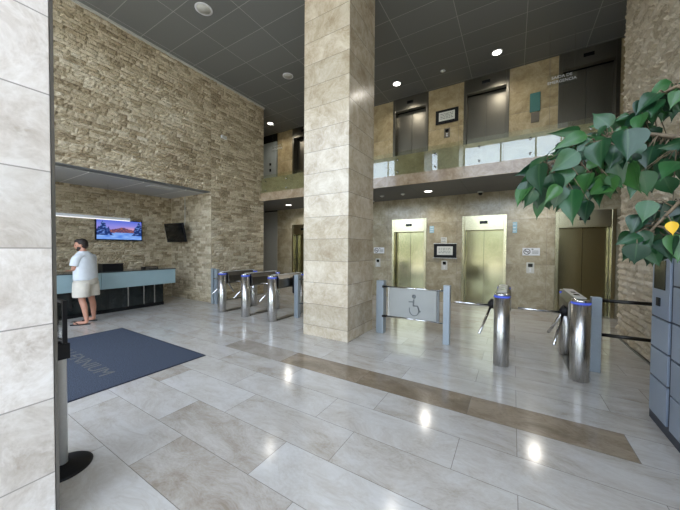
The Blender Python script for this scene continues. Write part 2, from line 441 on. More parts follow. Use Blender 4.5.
# grey panelled doors at the left end of the lobbies
d = struct(MB().box((-9.6, YE-.02, 0), (-8.55, YE+.1, ZS-.05)).build('door_1', M['grey_panel']))
d = struct(MB().box((-9.6, YE-.02, ZS+.3), (-8.6, YE+.1, 6.1)).build('door_2', M['pale_panel']))
MB().box((-8.98, YE-.05, 4.86), (-8.9, YE-.0205, 4.98)).build('handle', M['black'], d)
MB().box((-8.98, YE-.05, 5.12), (-8.9, YE-.0205, 5.22)).build('lock', M['black'], d)
struct(MB().box((-9.6, YE-.02, 6.1), (-8.55, YE+.1, ZC)).build('wall_over_door', M['black']))

def elevator(n, cx, z0, zl, zt, frame, leaf):
    root = bpy.data.objects.new('door_%d' % n, None); root.location = (cx, YE, z0); link(root); struct(root)
    w = W2-.001; j = .075; h = zl-z0; t = zt-z0
    f = MB()
    f.box((-w, -.035, 0), (-w+j, .119, t), .004).box((w-j, -.035, 0), (w, .119, t), .004)
    f.build('door_frame', frame, root)
    MB().box((-w+j+.001, -.03, h), (w-j-.001, .118, t-.001), .004).build('header_panel', frame, root)
    MB().box((-.1, -.045, h+.17), (.1, -.0301, h+.255), .006).build('floor_indicator', M['gloss_black'], root)
    r = .19
    for sx in (-1, 1): MB().box((sx*(w-j+.03)-.03, .12, 0), (sx*(w-j+.03)+.03, .225, h+.02)).build('reveal', M['bronze'], root)
    MB().box((-w+j+.001, r, .012), (-.004, r+.03, h-.001)).build('door_leaf', leaf, root)
    MB().box((.004, r, .012), (w-j-.001, r+.03, h-.001)).build('door_leaf', leaf, root)
    MB().box((-w+j+.001, -.02, .0), (w-j-.001, .29, .01)).build('threshold', M['steel_dark'], root)
for i, c in enumerate(CX):
    elevator(3+i, c, 0, 2.14, 2.549, M['gold_frame'], M['gold_steel'])
for i, c in enumerate(CX):
    elevator(8+i, c, ZS+.28, 6.03, ZC-.002, M['bronze'], M['bronze'])

# balcony slab, upstand, soffit
struct(MB().box((-9.6, YB+.03, ZS+.03), (XR-.04, YE, ZS+.28)).box((XR-.04, YR, ZS+.03), (XL, YE, ZS+.28)).build('slab', M['plaster']))
struct(MB().box((XW+.02, YB, ZS-.001), (XR-.04, YB+.03, ZS+.28)).build('trim_4', M['fascia']))
struct(MB().box((-9.6, YB+.03, ZS), (XR-.04, YE, ZS+.03)).box((XR-.04, YR, ZS), (XL, YE, ZS+.03)).build('ceiling_soffit', M['soffit']))
struct(MB().box((XW+.03, YB+.06, ZS+.28), (XR-.04, YB+.2, ZS+.77)).build('wall_balcony', M['upstand']))

# travertine column and the pier at the left edge
struct(MB().box((-3.30, 4.135, 0), (-2.355, 5.12, ZC), .008).build('column', M['trav_col']))
struct(MB().box((-3.0, YF, 0), (-2.085, .497, ZC), .004).build('pier', M['trav_pier']))
struct(MB().box((-2.095, .498, 0), (-2.082, .512, ZC)).build('trim_5', M['steel_dark']))

# glazed front behind the camera, an added side window, and what stands outside
mb = MB()
for x in (XW, -5.9, -4.4, -3.02, -2.06, -.55, .75, XR-.06): mb.box((x-.03, YF-.08, 0), (x+.03, YF, ZC))
for z in (2.7, 4.9): mb.box((XW, YF-.08, z), (XR, YF, z+.07))
struct(mb.build('window_1', M['steel_dark']))
mb = MB()  # unseen side opening, added so that daylight brightens the pier face
for y in (YF, .32): mb.box((XR, y-.03, 0), (XR+.08, y+.03, ZC))
for z in (2.7, 4.9): mb.box((XR, YF, z), (XR+.08, .32, z+.07))
struct(mb.build('window_added', M['steel_dark']))
struct(MB().box((-10, YF-.2, 0), (XW-.05, YF, ZC)).build('wall_front', M['plaster']))
struct(MB().box((-60, -60, -.25), (60, YF-.2, -.02)).build('ground_outside', M['paving']))
bm = bmesh.new(); r = random.Random(4)
for k in range(9000):
    x = r.uniform(-32, 24); zz = r.random()
    top = 4.6 + 1.6*noise.noise(Vector((x*.25, 0, 3)))
    p = Vector((x, -15 + r.uniform(-1, 1.4) + .5*noise.noise(Vector((x*.6, zz*4, 0))), zz*top))
    s = r.uniform(.16, .34); a = Vector((r.uniform(-1, 1), r.uniform(-1, 1), r.uniform(-1, 1))).normalized(); b = a.orthogonal().normalized()
    bm.faces.new([bm.verts.new(p + v) for v in (a*s, b*s*.6, -a*s, -b*s*.6)])
me = bpy.data.meshes.new('hedge'); bm.to_mesh(me); bm.free(); me.materials.append(M['hedge'])
tag(link(bpy.data.objects.new('hedge', me)), 'tall green hedge outside the glazed front', 'hedge', kind='stuff')

# ------------------------------------------------------------------ reception
t = empty('reception_counter', (-8.4, 2.4, 0), 'long reception counter with pale glass front over a black glass base', 'counter')
def L(o, *p): return tuple(a-b for a, b in zip(p, o.location))
ye = 4.43
for (a, b) in ((-.6, 1.05), (1.055, 2.745), (2.75, ye)):
    MB().box(L(t, -8.13, a, .60), L(t, -8.10, b-.003, .985), .003).build('front_panel', M['white_glass'], t)
MB().box(L(t, -8.131, -.6, .62), L(t, -8.17, ye, .98)).box(L(t, -8.72, ye-.03, .60), L(t, -8.171, ye, .98)).build('carcass', M['white_glass'], t)
MB().box(L(t, -8.76, -.6, .986), L(t, -8.085, ye+.01, 1.006), .003).build('countertop', M['counter_top'], t)
MB().box(L(t, -8.7, -.6, 0), L(t, -8.33, 4.215, .62)).build('base_cabinet', M['black'], t)
y = -.58
while y < 4.19:
    b = min(y+.44, 4.205)
    MB().box(L(t, -8.329, y, .09), L(t, -8.315, b-.012, .60), .002).build('base_panel', M['black_glass'], t); y = b
for y in (3.36, 3.72, 3.98): MB().box(L(t, -8.314, y-.012, .09), L(t, -8.306, y+.012, .60)).build('steel_strip', M['steel'], t)
MB().box(L(t, -8.33, -.6, 0), L(t, -8.30, 4.215, .085)).build('kickboard', M['gloss_black'], t)

t = empty('desk_box', (-8.55, 3.09, 1.006), 'low black box standing on the reception counter beside the person', 'box')
MB().box((-.14, -.215, 0), (.14, .215, .155), .01).build('body', M['black'], t)
MB().box((-.145, -.22, .155), (.145, .22, .172), .004).build('lid', M['gloss_black'], t)
t = empty('paper_tray', (-8.5, 3.95, 1.006), 'flat dark paper tray lying near the right end of the counter', 'tray')
MB().box((-.12, -.16, 0), (.12, .16, .008)).box((-.12, -.16, .008), (-.112, .16, .05)).box((-.112, -.16, .008), (.12, -.152, .05)).box((-.112, .152, .008), (.12, .16, .05)).build('tray', M['black'], t)
MB().box((-.11, -.15, .009), (.11, .15, .03)).build('paper_stack', M['grey_box'], t)

t = empty('linear_lamp', (-8.7, 2.2, 2.27), 'long white linear pendant lamp hanging over the reception counter', 'lamp')
MB().box((-.04, -1.9, .012), (.04, 1.375, .075), .004).build('housing', M['white'], t)
MB().box((-.035, -1.89, 0), (.035, 1.365, .0118)).build('diffuser', M['strip'], t)
for y in (-1.2, .9): MB().tube([(0, y, .076), (0, y, ZS-.03-2.27)], .003, 6).build('cable', M['steel_dark'], t)

# the television with a snowy sunset picture
def picture(u, v):
    n1 = noise.noise(Vector((u*5, 1.3, 0))); n2 = noise.noise(Vector((u*22, 4.1, 0))); n3 = noise.noise(Vector((u*18, v*18, 2)))
    sky = [(.08, .14, .6), (.22, .22, .66), (.85, .38, .3)]
    k = max(0, min(1, (1-v)/.55)); c = Vector(sky[0]).lerp(Vector(sky[1]), min(1, k*2)) if k < .5 else Vector(sky[1]).lerp(Vector(sky[2]), (k-.5)*2*max(.15, 1-abs(u-.75)*2.2))
    ridge = .52 + .12*math.exp(-((u-.55)/.14)**2) + .03*n2
    if v < ridge: c = Vector((.1, .05, .1)) if n3 < .1 else Vector((.28, .1, .1))
    if v < .36 + .06*n1: c = Vector((.03, .14, .6)).lerp(Vector((.3, .5, .9)), .5+.5*noise.noise(Vector((u*7, v*14, 5))))
    hl = .95 - abs(u-.13)*3.4 + .2*n2; hr = .98 - abs(u-.93)*4.5 + .2*n2
    if v < max(hl, hr) and v > .2: c = Vector((.01, .03, .14)) if n3 < .2 else Vector((.12, .22, .55))
    return c
t = empty('television', (XN+.07, 3.615, 1.77), 'wide television showing a snowy sunset on the niche back wall', 'television')
MB().box((.0, -.555, 0), (.05, .555, .575), .006).build('casing', M['gloss_black'], t)
NX, NY = 72, 40
me = bpy.data.meshes.new('screen'); vs, fs = [], []
for j in range(NY+1):
    for i in range(NX+1): vs.append((.0512, .53-1.06*(1-i/NX) if False else -.53+1.06*i/NX, .03+.52*j/NY))
for j in range(NY):
    for i in range(NX): a = j*(NX+1)+i; fs.append((a, a+1, a+NX+2, a+NX+1))
me.from_pydata(vs, [], fs); ca = me.color_attributes.new('picture', 'FLOAT_COLOR', 'POINT')
for k, v in enumerate(vs):
    c = picture((v[1]+.53)/1.06, (v[2]-.03)/.52); ca.data[k].color = (*c, 1)
tt = NT('tv_picture'); at = tt.n('ShaderNodeVertexColor', layer_name='picture')
tt.set(color=(0, 0, 0, 1), emit=at.outputs[0], es=.66, rough=.15); me.materials.append(tt.m)
link(bpy.data.objects.new('screen', me), t)

t = empty('television', (-8.78, 4.86, 1.76), 'smaller switched-off black television tilted on the niche side wall', 'television')
ct, st = math.cos(.18), math.sin(.18)
mb = MB().box((-.5, -.03, 0), (.5, .02, .57), .006); bmesh.ops.transform(mb.bm, matrix=Matrix.Rotation(.18, 4, 'X'), verts=mb.bm.verts); mb.build('casing', M['black'], t)
mb = MB().box((-.48, -.0325, .025), (.48, -.0302, .548)); bmesh.ops.transform(mb.bm, matrix=Matrix.Rotation(.18, 4, 'X'), verts=mb.bm.verts); mb.build('screen', M['gloss_black'], t)
MB().tube([(0, .0, .3), (0, .16, .3)], .03, 8).box((-.1, .16, .2), (.1, .18, .4)).build('wall_bracket', M['black'], t)
MB().tube([(.12, .13, .45), (.12, .175, .62), (.12, .175, ZS-.04-1.76)], .012, 8).build('cable', M['off_white'], t)

t = empty('ceiling_panel_light', (-7.95, 3.95, ZS-.03), 'flat pale panel light set in the niche ceiling', 'light')
MB().box((-.15, -.28, -.012), (.15, .28, 0), .003).build('frame', M['white'], t)
MB().box((-.13, -.26, -.0135), (.13, .26, -.0121)).build('diffuser', M['off_white'], t)

# ------------------------------------------------------------------ mat
t = empty('door_mat', (-5.165, 1.19, 0), 'large navy blue entrance mat with tan lettering on the pale floor', 'mat')
MB().box((-1.315, -1.3, .001), (1.315, 1.315, .010), .003).build('carpet', M['mat'], t)
mb = MB()
for a, b in (((-1.335, -1.32, .0005), (-1.3155, 1.335, .011)), ((1.3155, -1.32, .0005), (1.335, 1.335, .011)), ((-1.3155, -1.32, .0005), (1.3155, -1.3005, .011)), ((-1.3155, 1.3155, .0005), (1.3155, 1.335, .011))): mb.box(a, b)
mb.build('border', M['mat_edge'], t)
MB().text('MILLENNIUM', .235, Matrix.Translation((0, .295, .0112)) @ Matrix.Diagonal((1.36, 1, 1, 1)), .001).build('lettering', M['mat_text'], t)

# ------------------------------------------------------------------ stanchion
t = empty('stanchion', (-2.725, .685, 0), 'silver queue barrier post with black round base behind the pale pier', 'barrier post')
MB().lathe([(.0, 0), (.166, 0), (.168, .008), (.15, .018), (.06, .03), (.045, .04), (0, .04)], seg=40).build('base', M['black'], t)
MB().lathe([(.031, .04), (.031, .83), (.033, .83), (.033, .86)], seg=24).build('post', M['silver'], t)
MB().lathe([(.037, .83), (.037, .905), (.03, .915), (0, .915)], seg=24).box((.02, -.04, .79), (.045, .04, .9), .004).box((-.045, -.02, .82), (-.03, .02, .89), .003).build('belt_head', M['black'], t)
sf = MB()
sf.box((-.1, -.012, .915), (-.078, .012, 1.21), .003).box((.078, -.012, .915), (.1, .012, 1.21), .003).box((-.0778, -.012, 1.19), (.0778, .012, 1.21), .003).box((-.0778, -.012, .915), (.0778, .012, .935), .003)
sf.build('sign_frame', M['black'], t)
MB().box((-.077, -.004, .936), (.077, .004, 1.189)).build('sign_pane', M['acrylic'], t)

# ------------------------------------------------------------------ turnstiles
def make_turnstile():
    t = empty('turnstile', (0, 0, 0), 'x', 'turnstile', 'tripod turnstiles of the entrance barrier')
    R = .095; Lb = 1.1      # front column centre at y=0, rear at y=Lb-.11
    yr = Lb-.1
    for y, nm in ((0, 'front_column'), (yr, 'rear_column')):
        MB().lathe([(R-.003, 0), (R, .003), (R, .93)], (0, y, 0), 40).build(nm, M['steel'], t)
        MB().lathe([(R+.001, .931), (R+.003, .935), (R+.003, .951), (R+.001, .955)], (0, y, 0), 40).build('light_ring', M['led_blue'], t)
        MB().lathe([(R, .956), (R, .978), (R-.008, .986), (0, .988)], (0, y, 0), 40).build('cap', M['chrome'], t)
    poly = [(-.085, .70), (.085, .70), (.108, .74), (.108, .905), (.062, .995), (-.062, .995), (-.108, .905), (-.108, .74)]
    MB().prism(poly, 'y', .1, yr-.1, .004).build('housing', M['steel_dark'], t)
    MB().box((-.06, .02, .989), (.06, yr-.02, 1.003), .004).build('top_plate', M['off_white'], t)
    MB().box((-.03, .25, 1.0031), (.03, .36, 1.006)).build('card_reader', M['gloss_black'], t)
    MB().box((-.025, .52, 1.0031), (.025, .6, 1.006)).build('display', M['gloss_black'], t)
    MB().box((-.07, .1, 0), (.07, yr-.1, .018), .003).build('base_plate', M['steel_dark'], t)
    # tripod head on the left flank
    h = Vector((-.11, .22, .80)); ax = Vector((-.707, 0, -.707))
    hb = MB().tube([h + Vector((.02, 0, .02)), h + ax*.05, h + ax*.075], [.075, .06, .035], 20).build('tripod_hub', M['black'], t)
    c = h + ax*.045
    for dv in ((-1, 0, .0), (-.25, .66, -.72), (-.25, -.66, -.72)):
        dv = Vector(dv).normalized()
        MB().tube([c + dv*.03, c + dv*.5, c + dv*.505], [.017, .017, .012], 12).build('arm', M['chrome'], t)
    return t
proto = make_turnstile()
TS = [(-6.14, 4.50, 'leftmost steel tripod turnstile of the row beside the split stone wall'),
      (-5.30, 4.50, 'middle steel turnstile of the three left of the travertine column'),
      (-4.46, 4.51, 'steel turnstile standing nearest the travertine column on its left side'),
      (-.12, 4.49, 'single steel turnstile between the wheelchair gate and the rightmost turnstile'),
      (.715, 4.47, 'rightmost steel turnstile, beside the blue-grey post and dark rails')]
for i, (x, y, lab) in enumerate(TS):
    o = proto if i == 0 else copy_tree(proto)
    o.location = (x, y, 0); o['label'] = lab

# wheelchair gate
t = empty('swing_gate', (-1.5, 4.98, 0), 'grey swing gate with a wheelchair symbol right of the column', 'gate')
MB().box((-.70, -.03, 0), (-.555, .115, .99), .006).build('post', M['blue_grey'], t)
MB().box((.52, -.06, 0), (.625, .045, .985), .006).build('post', M['blue_grey'], t)
for z in (.885, .335): MB().tube([(-.50, .0, z), (.512, .0, z)], .014, 10).build('rail', M['chrome'], t)
MB().box((-.44, -.008, .35), (.40, .008, .87), .002).build('panel', M['frosted'], t)
MB().box((.405, -.012, .345), (.45, .012, .875), .002).build('end_bar', M['mid_grey'], t)
MB().box((-.475, -.012, .345), (-.445, .012, .875), .002).build('end_bar', M['steel'], t)
for z in (.885, .335): MB().tube([(-.56, -.035, z-.02), (-.56, -.035, z+.02)], .02, 10).box((-.56, -.035, z-.016), (-.50, .012, z+.016)).build('hinge', M['black'], t)
sy = MB()      # wheelchair pictogram
sy.lathe([(.0, 0), (.036, 0), (.036, .003), (0, .003)], (.015, -.012, .745), 20, 'y')
def stroke(pts, r=.011):
    for (a, b) in zip(pts, pts[1:]):
        a, b = Vector(a), Vector(b); dd = (b-a).normalized(); nn = Vector((-dd.y, dd.x))*r; a -= dd*r*.4; b += dd*r*.4
        sy.prism([(a+nn)[:], (b+nn)[:], (b-nn)[:], (a-nn)[:]], 'y', -.011, -.0085)
stroke([(.01, .69), (.005, .58), (.08, .58), (.11, .49), (.135, .49)], .012)
stroke([(.008, .65), (-.075, .645)], .011)
stroke([(.02+.085*math.cos(a), .505+.1*math.sin(a)) for a in [math.radians(q) for q in range(-200, 35, 18)]], .008)
sy.build('wheelchair_symbol', M['mid_grey'], t)

# posts and rails
t = empty('barrier_railing', (.94, 4.9, 0), 'blue-grey post with two dark rails reaching the right wall', 'railing')
MB().box((-.055, -.04, 0), (.05, .06, .975), .006).build('post', M['blue_grey'], t)
for z in (.935, .49): MB().tube([(.045, .01, z), (.69, .01, z)], .022, 14).build('rail', M['dark_rail'], t)
t = empty('barrier_post', (-7.2, 5.05, 0), 'pair of blue-grey barrier posts against the split stone wall', 'post')
MB().box((-.13, -.05, 0), (-.03, .05, 1.0), .006).build('post', M['blue_grey'], t)
MB().box((.02, -.05, 0), (.12, .05, .985), .006).build('post', M['blue_grey'], t)
t = empty('barrier_railing', (-4.2, 5.05, 0), 'blue-grey post with short rails against the left side of the column', 'railing')
MB().box((-.06, -.05, 0), (.05, .05, .985), .006).build('post', M['blue_grey'], t)
MB().box((-.135, -.03, .55), (-.0605, .05, .96), .02).build('motor_box', M['black'], t)
for z in (.885, .335): MB().tube([(.045, .0, z), (.895, .0, z)], .014, 10).build('rail', M['chrome'], t)

# ------------------------------------------------------------------ parcel locker
t = empty('parcel_locker', (1.425, 3.12, 0), 'blue-grey parcel locker with a dark screen by the right wall', 'locker')
y1, y0, H = .73, -.75, 1.78
MB().box((-.285, y0, 0), (.13, y1, H), .004).build('cabinet', M['locker_frame'], t)
xf = -.285
def ldoor(a, b, z0, z1, nm='locker_door'):
    return MB().box((xf-.018, a, z0), (xf-.0005, b-.006, z1-.006), .003).build(nm, M['locker'], t)
c1 = .335
cp = ldoor(c1, y1-.045, 1.02-.03, H-.02, 'control_panel')
MB().box((xf-.022, c1+.075, 1.24), (xf-.0182, y1-.095, 1.5), .001).build('screen', M['gloss_black'], cp)
MB().box((xf-.03, c1+.16, 1.09), (xf-.0182, c1+.225, 1.165), .003).build('scanner', M['black'], cp)
for z0, z1 in ((.71, .98), (.44, .70), (.1, .43)): ldoor(c1, y1-.045, z0, z1)
for a, b in ((-.1, .28), (-.53, -.11)):
    z = .1
    for hh in (.3, .3, .3, .3, .25, .22): ldoor(a, b, z, min(z+hh-.01, H-.02)); z += hh

# ------------------------------------------------------------------ ceiling things
def downlight(x, y, z, lab, lit=True, r=.1,  grp='lit recessed downlights', power=40):
    t = empty('downlight', (x, y, z), lab, 'light', grp)
    MB().lathe([(r*1.25, 0), (r*1.25, -.006), (r*1.05, -.012), (r, -.008)], seg=28).build('ring', M['white'], t)
    MB().lathe([(r*.98, -.004), (r*.98, -.009), (0, -.0095)], seg=28).build('diffuser', M['lamp'] if lit else M['off_white'], t)
    if lit:
        ld = bpy.data.lights.new('downlight_bulb', 'AREA'); ld.shape = 'DISK'; ld.size = r*1.9; ld.energy = power; ld.color = (1, .94, .84); ld.spread = math.radians(150)
        lo = bpy.data.objects.new('downlight_bulb', ld); link(lo, t); lo.location = (0, 0, -.02)
    return t
PU, PL = 7, 9
downlight(-8.12, 8.1, ZC, 'lit ceiling downlight over the upper lobby left of the column', power=PU, grp='lit ceiling downlights')
downlight(-2.99, 8.05, ZC, 'lit hall ceiling downlight just right of the column', power=PU, grp='lit ceiling downlights')
downlight(-.42, 8.03, ZC, 'lit hall ceiling downlight farthest right, before the upper elevators', power=PU, grp='lit ceiling downlights')
downlight(-5.44, 3.57, ZC, 'large unlit round ceiling fitting at the top edge of the photo', False, .135, 'unlit round ceiling fittings')
downlight(-5.48, 6.14, ZC, 'unlit round ceiling fitting close to the column top', False, .12, 'unlit round ceiling fittings')
downlight(-7.11, 8.02, ZS, 'lit downlight under the balcony left of the column', power=PL, grp='lit balcony downlights')
downlight(.51, 8.02, ZS, 'lit downlight under the balcony behind the ficus leaves', power=PL, grp='lit balcony downlights')
downlight(-2.03, 8.0, ZS, 'lit downlight under the balcony right of the column', power=PL, grp='lit balcony downlights')
def detector(x, y, z, lab, r=.05):
    t = empty('smoke_detector', (x, y, z), lab, 'detector', 'small round smoke detectors')
    MB().lathe([(r, 0), (r, -.012), (r*.7, -.03), (r*.35, -.04), (0, -.04)], seg=20).build('body', M['off_white'], t)
    MB().lathe([(r*1.3, 0), (r*1.3, -.006), (0, -.007)], seg=20).build('base', M['white'], t)
detector(-1.71, 8.12, ZC, 'small round smoke detector on the hall ceiling between two lit downlights')
detector(-2.77, 8.06, ZS, 'smoke detector under the balcony nearest the lit downlight')
detector(-3.42, 8.06, ZS, 'smoke detector under the balcony nearest the column')
def dome(x, y, z, lab):
    t = empty('security_camera', (x, y, z), lab, 'camera', 'security cameras')
    MB().lathe([(.075, 0), (.075, -.03), (.06, -.04), (0, -.04)], seg=20).build('mount', M['off_white'], t)
    MB().lathe([(.055, -.041), (.052, -.07), (.035, -.095), (0, -.105)], seg=20).build('dome', M['gloss_black'], t)
dome(-.80, YE-.2, ZS, 'small dark security camera under the balcony above the second elevator')
dome(-4.06, YE-.2, ZS, 'small dark security camera under the balcony beside the column')
t = empty('security_camera', (XR-.05, 5.34, 2.57), 'white hooded dome camera on the right wall behind the leaves', 'camera', 'security cameras')
MB().lathe([(.055, .12), (.125, .08), (.15, .04), (.15, .015), (.0, .015)], (-.11, 0, 0), 28).build('hood', M['white'], t)
MB().lathe([(.08, .014), (.075, -.025), (.048, -.06), (0, -.07)], (-.11, 0, 0), 24).build('dome', M['gloss_black'], t)
MB().box((-.11, -.03, .08), (.045, .03, .13), .008).build('bracket', M['white'], t)

t = empty('emergency_light', (XW+.035, 5.48, 4.82), 'small white emergency light high on the split stone wall', 'light')
MB().box((0, -.09, 0), (.05, .09, .09), .01).build('casing', M['white'], t)
MB().box((.0501, -.075, .012), (.056, .075, .075), .003).build('lens', M['off_white'], t)

# ------------------------------------------------------------------ balustrade glass
t = empty('glass_balustrade', (-2.7, YB-.02, ZS+.28), 'clear glass panels bolted along the balcony edge', 'balustrade')
edges = [-7.42, -5.79, -3.93, -2.07, -.21, 1.57]
for a, b in zip(edges, edges[1:]):
    g = MB().box((a+.004+2.7, 0, -.02), (b-.004+2.7, .012, .56)).build('glass_panel', M['glass'], t)
    x = -2.53 - .93*6
    while x < 1.55:
        if a < x < b:
            for z in (.06, .36): MB().lathe([(.0, -.02), (.022, -.02), (.024, -.012), (.024, -.0005)], (x+2.7, 0, z), 14, 'y').lathe([(.012, .013), (.012, .078)], (x+2.7, 0, z), 10, 'y').build('standoff_bolt', M['chrome'], g)
        x += .93

# ------------------------------------------------------------------ signs and panels on the elevator wall
def plate(name, x0, x1, z0, z1, m, lab, cat, th=.012, group=None):
    t = empty(name, ((x0+x1)/2, YE-th, (z0+z1)/2), lab, cat, group)
    w, h = (x1-x0)/2, (z1-z0)/2
    MB().box((-w, 0, -h), (w, th-.0005, h), min(.003, th/4)).build('plate', m, t)
    return t, w, h
def lines(t, w, h, n, m='ink', x0=-.8, x1=.8, th=.28):
    mb = MB()
    for k in range(n):
        z = h*(.62 - 1.24*k/max(1, n-1)) if n > 1 else 0
        x = x0*w
        while x < x1*w - .02:
            l = rnd.uniform(.05, .14)*w*1.6; e = min(x+l, x1*w); mb.box((x, -.0015, z-th*h/n), (e, -.0002, z+th*h/n)); x = e + .05*w
    mb.build('printed_lines', M[m], t)
for z0, lab in ((1.34, 'black framed white notice between the two lower elevators right of the column'), (5.34, 'black framed notice between upper elevators on the golden stone wall')):
    t = empty('framed_notice', (-1.75, YE-.03, z0), lab, 'notice', 'framed notices between elevators')
    MB().box((-.32, 0, 0), (.32, .0295, .41), .006).build('frame', M['black'], t)
    MB().box((-.225, -.003, .08), (.225, -.0001, .335)).build('sheet', M['paper'], t)
    mb = MB()
    for z in (.28, .235, .19, .145):
        x = -.18
        while x < .17: l = rnd.uniform(.03, .09); mb.box((x, -.0042, z-.008), (min(x+l, .18), -.0031, z+.008)); x += l+.02
    mb.build('printed_lines', M['mid_grey'], t)
    if z0 < 3: MB().box((-.34, -.02, -.028), (.34, .0295, -.002), .002).box((-.34, -.01, .412), (.34, .0295, .432), .002).build('ledge', M['steel'], t)
t, w, h = plate('small_notice', -1.87, -1.70, 1.79, 1.95, M['paper'], 'small white notice above the lower framed notice', 'notice'); lines(t, w, h, 3)
def call_panel(x, z, lab, m='steel'):
    t, w, h = plate('call_panel', x-.085, x+.085, z-.14, z+.14, M[m], lab, 'call panel', .018, 'elevator call panels')
    MB().box((-.05, -.002, .02), (.05, -.0001, .11)).build('display', M['gloss_black'], t)
    for zz in (-.03, -.085): MB().lathe([(.02, -.008), (.022, -.001)], (0, 0, zz), 14, 'y').build('button', M['white'], t)
call_panel(-1.76, 1.11, 'steel call button panel under the lower framed notice', 'off_white')
call_panel(.39, 1.12, 'steel call button panel under the no-smoking sign right of the turnstile', 'off_white')
call_panel(-3.92, 1.12, 'steel call button panel under the no-smoking sign beside the column', 'off_white')
call_panel(-1.74, 5.05, 'grey call button panel under the upper framed notice', 'grey_box')
for x0, x1, z0, z1, lab in ((-2.21, -2.08, 2.09, 2.30, 'small pale blue sign right of the elevator nearest the column'), (-.02, .08, 2.04, 2.33, 'small pale blue sign right of the second lower elevator')):
    t, w, h = plate('elevator_sign', x0, x1, z0, z1, M['blue_sign'], lab, 'sign', .01); lines(t, w, h, 3, 'white')
for x0, x1, lab in ((.21, .59, 'white no-smoking sign on the stone left of the rightmost lower elevator'), (-4.08, -3.70, 'white no-smoking sign on the stone right beside the column')):
    t, w, h = plate('no_smoking_sign', x0, x1, 1.44, 1.64, M['white'], lab, 'sign', .008, 'no-smoking signs')
    mb = MB(); n = 28; R1, R2 = .078, .06; cx = -w+.1
    for k in range(n):
        a, b = 2*PI*k/n, 2*PI*(k+1)/n
        mb.prism([(cx+R1*math.cos(a), R1*math.sin(a)), (cx+R1*math.cos(b), R1*math.sin(b)), (cx+R2*math.cos(b), R2*math.sin(b)), (cx+R2*math.cos(a), R2*math.sin(a))], 'y', -.002, -.0002)
    mb.prism([(cx-.05, .04), (cx-.04, .05), (cx+.05, -.04), (cx+.04, -.05)], 'y', -.0035, -.0021)
    mb.box((cx-.05, -.002, -.008), (cx+.05, -.0002, .008))
    mb.build('symbol', M['ink'], t)
    mb = MB().box((cx+.1, -.0015, .05), (cx+.14, -.0002, .08))
    for z in (.02, -.01, -.04): mb.box((cx+.11, -.0015, z-.006), (w-.03, -.0002, z+.006))
    mb.build('printed_lines', M['mid_grey'], t)
t, w, h = plate('teal_panel', .305, .53, 5.15, 5.63, M['teal'], 'teal panel on the golden stone between the upper elevators', 'panel', .03)
MB().box((-w+.02, -.004, -h+.03), (w-.02, -.0002, h-.03), .002).build('inset', M['teal'], t)
t, w, h = plate('grey_panel', .335, .51, 4.88, 5.13, M['grey_box'], 'grey box under the teal panel on the upper wall', 'panel', .03)
MB().box((-w+.02, -.004, -h+.03), (w-.02, -.0002, h-.03), .002).build('cover', M['grey_box'], t)

# hanging clear signs with white letters
for x, lab in ((.85, 'clear hanging sign with white letters before the rightmost upper elevator'), (-7.62, 'clear hanging sign with white letters in the upper lobby left of the column')):
    t = empty('hanging_sign', (x, 7.95, 5.36), lab, 'sign', 'clear hanging signs')
    MB().box((-.26, 0, -.13), (.26, .006, .13)).build('plate', M['acrylic'], t)
    Mx = Matrix.Translation((0, -.002, .055)) @ Matrix.Rotation(PI/2, 4, 'X')
    Mx2 = Matrix.Translation((0, -.002, -.045)) @ Matrix.Rotation(PI/2, 4, 'X')
    MB().text('SAIDA DE', .085, Mx, .0015).text('EMERGENCIA', .085, Mx2, .0015).build('lettering', M['white'], t)
    for q in (-.22, .22): MB().tube([(q, .003, .13), (q, .003, ZC-5.36)], .0025, 6).build('wire', M['steel_dark'], t)

# ------------------------------------------------------------------ person at the counter
def skin_mesh(verts, edges, radii, root):
    me = bpy.data.meshes.new('tmp'); me.from_pydata([Vector(v) for v in verts], edges, [])
    o = bpy.data.objects.new('tmp', me); link(o)
    sk = o.modifiers.new('s', 'SKIN'); sk.use_smooth_shade = True
    lay = me.skin_vertices[0] if me.skin_vertices else None
    if lay is None:
        bmx = bmesh.new(); bmx.from_mesh(me); bmx.verts.layers.skin.verify(); bmx.to_mesh(me); bmx.free(); lay = me.skin_vertices[0]
    for i, r_ in enumerate(radii):
        lay.data[i].radius = (r_, r_) if not isinstance(r_, tuple) else r_
        lay.data[i].use_root = (i == root)
    ss = o.modifiers.new('u', 'SUBSURF'); ss.levels = 2; ss.render_levels = 2
    dg = bpy.context.evaluated_depsgraph_get()
    out = bpy.data.meshes.new_from_object(o.evaluated_get(dg))
    bpy.data.objects.remove(o); return out
def P(f, l, z): return Vector((-f, -l, z))      # forward is -x, his left is -y
person = empty('person', (-7.61, 2.31, 0), 'man in a white t-shirt and cream shorts and flip-flops standing at the reception counter', 'person', None, math.radians(33))
V, Ed, Ra = [], [], []
def jv(p, r_, parent=None):
    V.append(p); Ra.append(r_); i = len(V)-1
    if parent is not None: Ed.append((parent, i))
    return i
pel = jv(P(0, 0, .97), .15)
sp = jv(P(.0, .0, 1.10), .135, pel); ch = jv(P(.005, .0, 1.28), .14, sp); nb = jv(P(.03, .0, 1.44), .08, ch); nk = jv(P(.05, .005, 1.525), .058, nb); hd0 = jv(P(.06, .005, 1.58), .06, nk)
